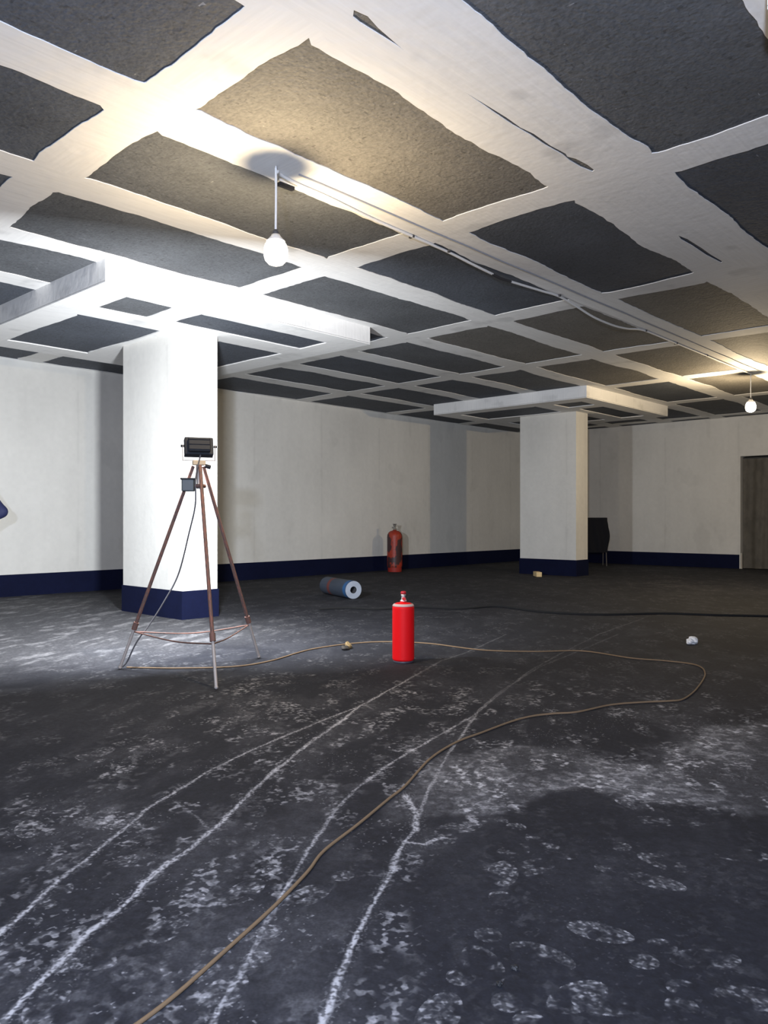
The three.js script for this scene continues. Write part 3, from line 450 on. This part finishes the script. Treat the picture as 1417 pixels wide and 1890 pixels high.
// ---------------------------------------------------------------- person by the long wall, hand on hip
{
    function blob(bones, center, half, res, k = 0.03) {
    const mc = new MarchingCubes(res, new THREE.MeshStandardMaterial(), false, false, 60000); mc.isolation = 0;
    const n = res; let q = 0;
    for (let z = 0; z < n; z++) for (let y = 0; y < n; y++) for (let x = 0; x < n; x++) {
      const px = center[0] + ((x - n / 2) / (n / 2)) * half[0], py = center[1] + ((y - n / 2) / (n / 2)) * half[1], pz = center[2] + ((z - n / 2) / (n / 2)) * half[2];
      let s = 0;
      for (const [a, b, ra, rb, fl = 1] of bones) {
        const bx = b[0] - a[0], by = b[1] - a[1], bz = (b[2] - a[2]) / fl, ax = px - a[0], ay = py - a[1], az = (pz - a[2]) / fl, l2 = bx * bx + by * by + bz * bz || 1e-9;
        const t = Math.min(1, Math.max(0, (ax * bx + ay * by + az * bz) / l2)), d = (Math.hypot(ax - bx * t, ay - by * t, az - bz * t) - (ra + (rb - ra) * t)) * Math.min(1, fl);
        s += Math.exp(-d / k);
      }
      mc.field[q++] = k * Math.log(Math.max(s, 1e-30));
    }
    mc.update();
    const c = mc.count, pos = new Float32Array(mc.positionArray.slice(0, c * 3)), nor = new Float32Array(mc.normalArray.slice(0, c * 3));
    for (let i = 0; i < c; i++) for (let j = 0; j < 3; j++) pos[3 * i + j] = center[j] + pos[3 * i + j] * half[j];
    const g = new THREE.BufferGeometry(); g.setAttribute('position', new THREE.BufferAttribute(pos, 3)); g.setAttribute('normal', new THREE.BufferAttribute(nor, 3)); g.computeVertexNormals(); return g;
  }
  // local frame: x to the viewer's right, z towards the viewer
  const g = group('person', V(3.468, 9.80).toArray(), -(Math.PI / 2 - 0.744)); tag(g, 'person in a dark navy jacket with elbow out, standing by the long wall', 'person');
  const skin = mat(0.5, 0.3, 0.22, 0.6);
  const head = blob([[[0, 1.62, 0.0], [0, 1.68, -0.01], 0.075, 0.085, 1.15], [[0, 1.57, 0.03], [0, 1.6, 0.03], 0.045, 0.06], [[0, 1.44, -0.02], [0, 1.56, 0.0], 0.052, 0.05], [[0, 1.635, 0.098], [0, 1.6, 0.112], 0.008, 0.013], [[-0.081, 1.63, -0.005], [-0.083, 1.6, 0], 0.012, 0.01], [[0.081, 1.63, -0.005], [0.083, 1.6, 0], 0.012, 0.01], [[-0.02, 1.568, 0.082], [0.02, 1.568, 0.082], 0.01, 0.01]], [0, 1.6, 0], [0.17, 0.22, 0.17], 56, 0.008);
  const hand = (x, y, z, sx, dir) => {
    const b = [[[x, y, z], [x + dir[0] * 0.08, y + dir[1] * 0.08, z + dir[2] * 0.08], 0.024, 0.03]];
    for (let i = 0; i < 4; i++) { const o = (i - 1.5) * 0.02, l = [0.062, 0.075, 0.072, 0.055][i], kx = x + dir[0] * 0.085, ky = y + dir[1] * 0.085 + (Math.abs(dir[1]) < 0.7 ? o : 0), kz = z + dir[2] * 0.085 + (Math.abs(dir[1]) < 0.7 ? 0 : o); const m = [kx + dir[0] * l * 0.55, ky + dir[1] * l * 0.55, kz + dir[2] * l * 0.55 + 0.006]; b.push([[kx, ky, kz], m, 0.009, 0.0085], [m, [m[0] + dir[0] * l * 0.4 - sx * 0.012, m[1] + dir[1] * l * 0.4, m[2] + dir[2] * l * 0.4 + 0.016], 0.0085, 0.007]); }
    b.push([[x + dir[0] * 0.03, y + dir[1] * 0.03, z + 0.02], [x + dir[0] * 0.06, y + dir[1] * 0.06, z + 0.055], 0.012, 0.009]);
    return blob(b, [x + dir[0] * 0.08, y + dir[1] * 0.08, z + dir[2] * 0.08 + 0.01], [0.13, 0.13, 0.13], 52, 0.004);
  };
  const handR = hand(0.24, 0.985, 0.07, 1, [-0.75, -0.2, 0.6]), handL = hand(-0.27, 0.86, 0.06, -1, [0.05, -0.98, 0.15]);
  const core = blob([[[0, 1.36, -0.02], [0, 0.95, 0], 0.12, 0.11, 0.75], [[-0.09, 0.9, 0], [-0.11, 0.1, 0], 0.075, 0.04], [[0.09, 0.9, 0], [0.11, 0.1, 0], 0.075, 0.04]], [0, 0.78, 0], [0.8, 0.8, 0.8], 60, 0.03);
  mesh('body', mergeGeometries([head, handR, handL, core]), skin, g);
  const jacket = blob([[[-0.12, 1.36, -0.02], [0.12, 1.36, -0.02], 0.1, 0.1, 0.85], [[0, 1.32, -0.01], [0, 1.02, 0], 0.155, 0.14, 0.72], [[-0.07, 1.0, 0], [-0.085, 0.86, 0], 0.11, 0.105, 0.9], [[0.07, 1.0, 0], [0.085, 0.86, 0], 0.11, 0.105, 0.9],
    [[0.2, 1.38, -0.02], [0.375, 1.14, -0.05], 0.075, 0.062], [[0.375, 1.14, -0.05], [0.25, 1.0, 0.06], 0.06, 0.046], [[-0.2, 1.38, -0.02], [-0.27, 1.12, -0.02], 0.075, 0.06], [[-0.27, 1.12, -0.02], [-0.27, 0.88, 0.05], 0.058, 0.045], [[0, 1.4, -0.02], [0, 1.48, -0.02], 0.08, 0.068]], [0, 1.15, 0], [0.5, 0.5, 0.5], 84, 0.016);
  mesh('jacket', jacket, mat(0.010, 0.014, 0.06, 0.75), g).userData.label = 'dark navy work jacket';
  const trousers = blob([[[-0.07, 0.9, 0], [0.07, 0.9, 0], 0.12, 0.12, 0.85], [[-0.09, 0.86, 0], [-0.11, 0.48, 0.01], 0.095, 0.07], [[-0.11, 0.48, 0.01], [-0.12, 0.09, -0.01], 0.07, 0.055], [[0.09, 0.86, 0], [0.11, 0.48, 0.01], 0.095, 0.07], [[0.11, 0.48, 0.01], [0.12, 0.09, -0.01], 0.07, 0.055]], [0, 0.52, 0], [0.56, 0.56, 0.56], 70, 0.016);
  mesh('trousers', trousers, mat(0.012, 0.012, 0.016, 0.85), g);
  for (const sx of [-1, 1]) mesh('boot', blob([[[sx * 0.12, 0.11, -0.01], [sx * 0.12, 0.05, -0.03], 0.052, 0.045], [[sx * 0.12, 0.045, -0.03], [sx * 0.13, 0.04, 0.14], 0.045, 0.038]], [sx * 0.12, 0.09, 0.04], [0.2, 0.2, 0.2], 40, 0.01), mat(0.012, 0.01, 0.008, 0.6), g);
  const hair = new THREE.SphereGeometry(0.1, 28, 18, 0, Math.PI * 2, 0, Math.PI * 0.56); hair.scale(0.95, 1.02, 1.12); hair.rotateX(-0.32); hair.translate(0, 1.682, -0.014); mesh('hair', hair, mat(0.02, 0.014, 0.01, 0.8, { side: THREE.DoubleSide }), g);
  for (const sx of [-1, 1]) { const e = new THREE.SphereGeometry(0.0095, 12, 8); e.translate(sx * 0.032, 1.642, 0.086); mesh('eye', e, mat(0.12, 0.09, 0.08, 0.3), g); }
}

renderer.render(scene, camera);
